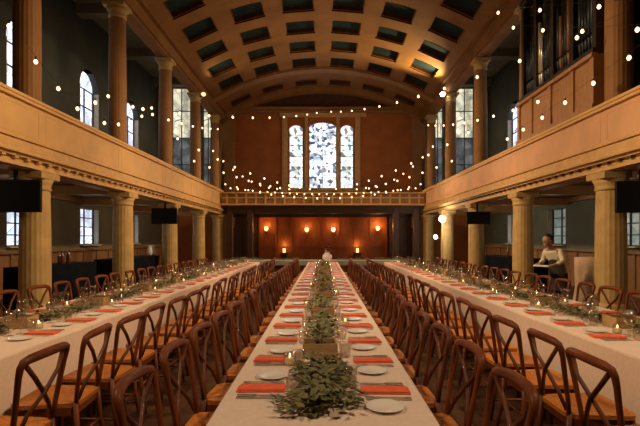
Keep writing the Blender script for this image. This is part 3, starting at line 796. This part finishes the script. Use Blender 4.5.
# tall draped cocktail table by the server
ct=empty('cocktail_table',(5.28,9.35,0),'tall round cocktail table under peach cloth beside the server','table')
MB().lathe([(0,0),(.2,0),(.2,.02),(.03,.04),(.03,1.08),(0,1.08)],20).obj('pedestal',M['steel'],ct)
MB().lathe([(0,1.08),(.24,1.08),(.24,1.1),(0,1.1)],28).obj('tabletop',M['wainscot'],ct)
mb=MB(); n=48; rings=[]
for z,r0,a in ((1.107,.235,0),(1.10,.25,0),(.9,.245,.006),(.5,.22,.02),(.08,.27,.035)):
    rings.append([((r0+a*math.sin(k*PI*2*8/n))*math.cos(2*PI*k/n),(r0+a*math.sin(k*PI*2*8/n))*math.sin(2*PI*k/n),z) for k in range(n)])
mb.add([p for q in rings for p in q],[(k*n+i,k*n+(i+1)%n,(k+1)*n+(i+1)%n,(k+1)*n+i) for k in range(4) for i in range(n)]+[tuple(range(n))],0,True)
tag(mb.obj('tablecloth',M['pale_cloth'],None,(5.28,9.35,0)),'peach cloth draped over the tall round cocktail table','tablecloth')

# ------------------------------------------------------------------ person
def skin_mesh(name,verts,edges,radii,m,parent=None,sub=2,root=0,extra=None,mats=None):
    me=bpy.data.meshes.new(name); me.from_pydata(verts,edges,[]); o=bpy.data.objects.new(name,me); C.objects.link(o)
    sk=o.modifiers.new('s','SKIN'); sk.use_smooth_shade=True
    for i,r in enumerate(radii):
        v=me.skin_vertices[0].data[i]; v.radius=(r,r) if not isinstance(r,tuple) else r; v.use_root=(i==root)
    sb=o.modifiers.new('b','SUBSURF'); sb.levels=sub; sb.render_levels=sub
    dg=bpy.context.evaluated_depsgraph_get(); nm=bpy.data.meshes.new_from_object(o.evaluated_get(dg))
    o.modifiers.clear(); o.data=nm; nm.name=name
    bm=bmesh.new(); bm.from_mesh(nm)
    if extra: extra(bm)
    for f in bm.faces: f.smooth=True
    bmesh.ops.recalc_face_normals(bm,faces=bm.faces); bm.to_mesh(nm); bm.free()
    nm.materials.clear()
    for q in (mats or [m]): nm.materials.append(q)
    if parent: o.parent=parent
    return o
def ellipsoid(bm,c,r,mi=0,seg=16,cut=None):
    g=bmesh.ops.create_uvsphere(bm,u_segments=seg,v_segments=seg-4,radius=1)
    for v in g['verts']: v.co=Vector((c[0]+v.co.x*r[0],c[1]+v.co.y*r[1],c[2]+v.co.z*r[2]))
    for f in {f for v in g['verts'] for f in v.link_faces}: f.material_index=mi
    return g['verts']
# figure faces local +Y; leaning forward with hands over the table
J=dict(pel=(0,0,.93),spi=(0,.055,1.07),che=(0,.155,1.21),nek=(0,.235,1.315),hdb=(0,.27,1.365),hd=(0,.31,1.43))
vb=[J['pel'],J['spi'],J['che'],J['nek'],J['hdb'],J['hd'],
    (-.10,0,.88),(-.10,.03,.50),(-.10,-.02,.10),(-.10,.10,.035),
    (.10,0,.88),(.11,-.05,.50),(.12,-.12,.10),(.12,0,.035),
    (-.16,.17,1.225),(-.23,.18,1.06),(-.17,.38,.98),(-.15,.45,.975),
    (.16,.17,1.225),(.24,.14,1.04),(.16,.34,1.0),(.13,.41,1.0)]
eb=[(0,1),(1,2),(2,3),(3,4),(4,5),(0,6),(6,7),(7,8),(8,9),(0,10),(10,11),(11,12),(12,13),(2,14),(14,15),(15,16),(16,17),(2,18),(18,19),(19,20),(20,21)]
rb=[(.13,.10),(.115,.09),(.13,.10),.052,.05,.06,.08,.055,.036,.03,.08,.055,.036,.03,.05,.038,.025,.027,.05,.038,.025,.027]
def extras(bm):
    hx,hy,hz=0,.325,1.445
    ellipsoid(bm,(hx,hy,hz),(.074,.093,.112))
    ellipsoid(bm,(hx,hy+.02,hz-.07),(.05,.06,.05))
    ellipsoid(bm,(hx,hy+.098,hz-.012),(.012,.018,.024),0,8)
    for s in (-1,1):
        ellipsoid(bm,(s*.075,hy-.005,hz-.005),(.01,.02,.03),0,8)
        ellipsoid(bm,(s*.03,hy+.082,hz+.012),(.013,.008,.008),1,8)
    ellipsoid(bm,(hx,hy+.086,hz-.052),(.024,.008,.007),2,8)
    # fingers
    for (hx_,hy_,hz_,s) in ((-.15,.45,.975,-1),(.13,.41,1.0,1)):
        for q in range(4):
            x=hx_+(q-1.5)*.02; L=(.06,.075,.08,.065)[q]
            g=bmesh.ops.create_cone(bm,cap_ends=True,segments=8,radius1=.010,radius2=.007,depth=L)
            T=Matrix.Translation((x,hy_+.02+L/2,hz_-.012))@Matrix.Rotation(-PI/2-.35,4,'X')
            for v in g['verts']: v.co=T@v.co
        g=bmesh.ops.create_cone(bm,cap_ends=True,segments=8,radius1=.011,radius2=.008,depth=.06)
        T=Matrix.Translation((hx_-s*.04,hy_+.02,hz_-.005))@Matrix.Rotation(s*.6,4,'Z')@Matrix.Rotation(-PI/2-.2,4,'X')
        for v in g['verts']: v.co=T@v.co
eye=mat('dark eye',(.01,.01,.01),.3); lip=mat('lip',(.35,.12,.10),.5)
person=skin_mesh('person',vb,eb,rb,M['skin'],extra=extras,mats=[M['skin'],eye,lip])
person.location=(4.52,9.0,0); person.rotation_euler=(0,0,PI/2+.45)
tag(person,'person in cream shirt and dark apron leaning beside a column on the right','person')
# clothing
ve=[J['pel'],J['spi'],J['che'],(0,.21,1.275),(-.16,.17,1.225),(-.23,.18,1.06),(-.19,.32,1.0),(.16,.17,1.225),(.24,.14,1.04),(.18,.29,1.015)]
ee=[(0,1),(1,2),(2,3),(2,4),(4,5),(5,6),(2,7),(7,8),(8,9)]
skin_mesh('shirt',ve,ee,[(.15,.115),(.135,.11),(.15,.12),(.07,.07),.066,.052,.042,.066,.052,.042],M['shirt'],person)
vt=[(0,0,.96),(0,0,.91),(-.10,0,.86),(-.10,.03,.50),(-.10,-.02,.08),(.10,0,.86),(.11,-.05,.50),(.12,-.12,.09)]
skin_mesh('trousers',vt,[(0,1),(1,2),(2,3),(3,4),(1,5),(5,6),(6,7)],[(.145,.11),(.145,.115),.098,.072,.055,.098,.072,.055],M['trousers'],person,root=1)
for s,(x,y) in ((-1,(-.10,.04)),(1,(.12,-.06))):
    bm_=MB(); bm_.lathe([(0,0),(.045,0),(.05,.02),(.045,.06),(.03,.085),(0,.09)],16,T=Matrix.Translation((x,y,0))@Matrix.Diagonal((1,2.7,1,1))); bm_.obj('shoe',M['shoe'],person)
mb=MB(); vs=[]; nr=7
for i in range(9):
    z=1.12-.62*i/8
    for j in range(nr):
        a=-1.15+2.3*j/(nr-1); rr=.17+.05*i/8
        vs.append((rr*math.sin(a),rr*math.cos(a)*.92+(.03 if z>1 else 0),z))
mb.add(vs,[(i*nr+j,i*nr+j+1,(i+1)*nr+j+1,(i+1)*nr+j) for i in range(8) for j in range(nr-1)],0,True); mb.obj('apron',M['apron'],person)
bm=bmesh.new(); vsx=ellipsoid(bm,(0,.305,1.472),(.086,.098,.105),0,20)
bmesh.ops.delete(bm,geom=[v for v in bm.verts if v.co.y>.355 and v.co.z<1.50],context='VERTS')
ellipsoid(bm,(0,.205,1.50),(.045,.045,.045),0,12)
me=bpy.data.meshes.new('hair'); 
for f in bm.faces: f.smooth=True
bm.to_mesh(me); bm.free(); me.materials.append(M['hair']); ho=bpy.data.objects.new('hair',me); C.objects.link(ho); ho.parent=person
# folded white cloth held by the person
rp=Matrix.Translation(person.location)@Matrix.Rotation(PI/2+.45,4,'Z')
q=rp@Vector((-.01,.455,.962))
tag(MB().box((0,0,0),(.34,.13,.018),bev=.006).box((0,.01,.016),(.30,.11,.014),bev=.005).obj('folded_towel',M['plate'],None,q),'folded white towel held in both hands of the server','towel').rotation_euler=(0,0,PI/2+.45)

# ------------------------------------------------------------------ lamps you can see
def lamp(name,typ,loc,energy,col,size=.1,parent=None,rot=None,spot=None,blend=.6):
    l=bpy.data.lights.new(name,typ); l.energy=energy; l.color=col
    if typ in('POINT','SPOT'): l.shadow_soft_size=size
    if typ=='AREA': l.size=size
    if typ=='SPOT': l.spot_size=spot; l.spot_blend=blend
    o=bpy.data.objects.new(name,l); C.objects.link(o); o.location=loc
    if rot: o.rotation_euler=rot
    if parent: o.parent=parent
    return o
def aim(o,target):
    d=Vector(target)-Vector(o.location); o.rotation_euler=d.to_track_quat('-Z','Y').to_euler()
for k,(x,z) in enumerate(((-2.86,1.90),(-.82,1.85),(.52,1.85),(2.76,1.92))):
    r=empty('wall_sconce',(x,23.80,z),'glowing amber wall sconce, %s from the left on the panelled end wall'%ORD[k],'lamp','sconces on the panelled end wall')
    MB().box((0,-.0,0),(.08,.03,.2),bev=.01).tube([(0,0,-.03),(0,-.08,-.06),(0,-.12,-.0)],.01,6).obj('bracket',M['brass'],r)
    MB().lathe([(.04,.0),(.085,.05),(.10,.13),(.085,.2),(.075,.2),(.09,.13),(.075,.06),(.0,.01)],16,(0,-.13,-.02)).obj('lamp_shade',M['sconce'],r)
    lamp('sconce_light','POINT',(x,23.5,z+.22),(12,10,11,20)[k],(1,.45,.13),.08)
for k,(x,z) in enumerate(((-1.94,.96),(1.72,1.0))):
    sd=('left','right')[k]
    t=empty('plinth',(x,23.45,0),'small dark wooden plinth under the %s lantern by the end wall'%sd,'plinth')
    MB().box((0,0,.04),(.4,.4,.08),bev=.01).box((0,0,.4),(.32,.32,.66)).obj('body',M['darkwood'],t); MB().box((0,0,.75),(.4,.4,.05),bev=.01).obj('top',M['darkwood'],t)
    r=empty('lantern',(x,23.45,.776),'lit amber lantern standing on the %s plinth by the end wall'%sd,'lamp','lanterns')
    MB().box((0,0,.015),(.2,.2,.03),bev=.005).box((0,0,.33),(.2,.2,.03),bev=.005).box((-.085,-.085,.17),(.015,.015,.3)).box((.085,-.085,.17),(.015,.015,.3)).box((-.085,.085,.17),(.015,.015,.3)).box((.085,.085,.17),(.015,.015,.3)).obj('lantern_frame',M['brass'],r)
    MB().lathe([(0,.03),(.06,.03),(.06,.22),(0,.23)],16).obj('candle',M['sconce'],r)
    lamp('lantern_light','POINT',(x,23.62,1.2),5,(1,.45,.13),.08)
# bright globe lamps on the right near the far columns
fl_=empty('floor_lamp',(4.62,18.2,0),'slim floor lamp with two glowing white globes near the far right columns','lamp')
MB().lathe([(0,0),(.16,0),(.16,.02),(.02,.04),(0,.04)],20).obj('base',M['brass'],fl_)
MB().tube([(0,0,.03),(0,0,2.22)],.014,8).tube([(0,0,1.45),(-.1,0,1.50),(-.2,0,1.50)],.01,6).obj('pole',M['brass'],fl_)
MB().lathe([(0,-.13),(.07,-.11),(.12,-.04),(.12,.04),(.07,.11),(0,.13)],20,(0,0,2.25)).obj('lamp_shade',M['whitelamp'],fl_)
MB().lathe([(0,-.08),(.05,-.06),(.075,0),(.05,.06),(0,.08)],16,(-.26,0,1.55)).obj('lamp_shade',M['whitelamp'],fl_)
lamp('floor_lamp_light','POINT',(4.4,17.9,2.25),45,(1,.85,.6),.12)
# stage spots on the upper columns
for s,e in ((-1,60),(1,800)):
    sd='left' if s<0 else 'right'
    r=empty('stage_spotlight',(s*4.78,19.0,7.3),'small round spotlight clamped high on the fourth %s column'%sd,'lamp')
    MB().lathe([(0,0),(.07,0),(.10,.08),(.11,.2),(.10,.2),(0,.15)],16,T=Matrix.Rotation(PI/2+.3,4,'X')).obj('housing',M['bezel'],r)
    MB().lathe([(0,-.09),(.07,-.06),(.10,0),(.07,.06),(0,.09)],16,(0,-.2,-.04)).obj('lens',M['whitelamp'] if s>0 else M['lens_dim'],r)
    MB().box((s*.10,.02,.0),(.22,.05,.05)).obj('clamp',M['bezel'],r)
    o=lamp('spot_light','SPOT',(s*4.55,18.7,7.15),e,(1,.74,.36),.08,spot=1.9,blend=.8); aim(o,(s*2.9,17.8,8.7))

# ------------------------------------------------------------------ string lights
def festoon(p0,p1,sag,n,label,t0=0.02):
    p0=Vector(p0);p1=Vector(p1)
    r=empty('string_light',p0,label,'string light')
    f=lambda t: (p1-p0)*t-Vector((0,0,4*sag*t*(1-t)))
    MB().tube([f(k/24) for k in range(25)],.003,4).obj('cable',M['cable'],r)
    for k in range(n):
        t=t0+(1-2*t0)*(k+.5)/n; p=f(t)
        if not inframe(p0+p,0): continue
        b=bpy.data.objects.new('bulb',BULB); C.objects.link(b); b.parent=r; b.location=p
        q=bpy.data.objects.new('socket',SOCK); C.objects.link(q); q.parent=b
BULB=MB().lathe([(0,-.12),(.018,-.113),(.032,-.088),(.029,-.065),(.015,-.045),(0,-.045)],10).mesh('bulb',M['bulb'])
SOCK=MB().lathe([(0,-.05),(.015,-.05),(.015,0),(0,0)],8).mesh('socket',M['socket'])
RT=3.95
W=[((0.1,23.6,7.95),(4.75,7.2,5.0),.45,11,'string of bulbs from the end cornice down to the near right gallery'),
   ((0.0,23.6,7.95),(-4.75,8.2,4.05),.35,11,'string of bulbs from the end cornice down to the near left gallery'),
   ((4.72,22,6.9),(4.72,9.4,4.45),.25,9,'string of bulbs sloping along the right upper columns'),
   ((-4.72,22,6.7),(-4.72,9.4,4.6),.25,9,'string of bulbs sloping along the left upper columns'),
   ((.3,22,3.85),(4.65,13.5,4.9),.35,10,'string of bulbs from the far gallery to the third right bay'),
   ((-.3,22,3.85),(-4.65,13.5,4.7),.35,10,'string of bulbs from the far gallery to the third left bay'),
   ((1.3,22,3.85),(4.65,15.6,4.3),.2,9,'string of bulbs from the far gallery rail to the third right column'),
   ((-1.3,22,3.85),(-4.65,15.6,4.3),.2,9,'string of bulbs from the far gallery rail to the third left column'),
   ((1.9,22,3.9),(4.7,18.9,5.6),.5,8,'steep string of bulbs at the fourth right column'),
   ((-1.9,22,3.9),(-4.7,18.9,5.4),.5,8,'steep string of bulbs at the fourth left column'),
   ((-4.65,21.8,3.95),(4.65,21.8,3.95),.32,26,'long string of bulbs looping across the far gallery front'),
   ((-4.65,20.3,4.05),(4.65,20.3,4.05),.75,18,'low string of bulbs crossing the hall before the far gallery'),
   ((-4.66,6.6,4.9),(-4.66,9.3,3.95),.12,4,'string of bulbs dropping to the near left gallery rail'),
   ((-4.66,9.6,3.98),(-4.66,13.2,5.4),.3,5,'string of bulbs rising from the near left gallery rail'),
   ((4.62,4.6,4.55),(4.62,12.4,4.05),.12,8,'string of bulbs along the near right gallery rail'),
   ((4.5,12,7.0),(4.72,6.2,4.35),.1,4,'steep string of bulbs in front of the organ'),
   ((4.0,12.0,7.3),(4.72,6.9,5.0),.0,3,'upper string of bulbs in front of the organ')]
for a,b,sg,n,l in W: festoon(a,b,sg,n,l)

# ------------------------------------------------------------------ fill lights, added without fixtures
WARM=(1,.64,.32)
for y in (3,8.5,14,19.5):
    for s in (-1,1):
        o=lamp('fascia_fill','SPOT',(s*4.4,y,6.7),1900,WARM,.25,spot=1.0,blend=.9); aim(o,(-s*4.9,y+.6,2.9))  # unseen spots added to brighten the opposite gallery front
for y in (1.0,5.5,10,14.5):
    for s in (-1,1):
        o=lamp('table_fill','SPOT',(s*4.3,y,6.9),720,(1,.72,.46),.3,spot=1.2,blend=.9); aim(o,(-s*.6,y+1.5,.7))  # unseen spots added to lift the tablecloths
for y in (11,16.5,20.5):
    lamp('nave_fill','POINT',(0,y,5.8),45,WARM,.3)  # added point lights along the nave, no lamp modelled
for s in (-1,1):
    for y in (6.5,10,13.6,17.2,21): lamp('aisle_fill','POINT',(s*6.6,y,2.3),9,(1,.75,.45),.15)  # added fill below the galleries, no lamp modelled
    for y in (10,13.6,17.2,20.7): lamp('gallery_fill','POINT',(s*6.6,y,6.2),9,(1,.75,.5),.2)  # added fill inside the upper galleries, no lamp modelled
w=bpy.data.worlds.new('W'); sc.world=w; w.use_nodes=True
w.node_tree.nodes['Background'].inputs[0].default_value=(.05,.04,.035,1); w.node_tree.nodes['Background'].inputs[1].default_value=.3

# ------------------------------------------------------------------ camera
cam=bpy.data.cameras.new('camera'); cam.sensor_width=36; cam.lens=F/640*36; cam.shift_x=-(CX-320)/640; cam.shift_y=(CY-213)/640
cam.clip_start=.05; cam.clip_end=200
co=bpy.data.objects.new('camera',cam); C.objects.link(co); co.location=(0,0,CAMZ); co.rotation_euler=(PI/2,0,0); sc.camera=co
sc.view_settings.view_transform='Standard'; sc.view_settings.look='None'; sc.view_settings.exposure=0
sc.cycles.max_bounces=6; sc.cycles.transparent_max_bounces=24; sc.cycles.sample_clamp_indirect=4
sc.cycles.use_denoising=True
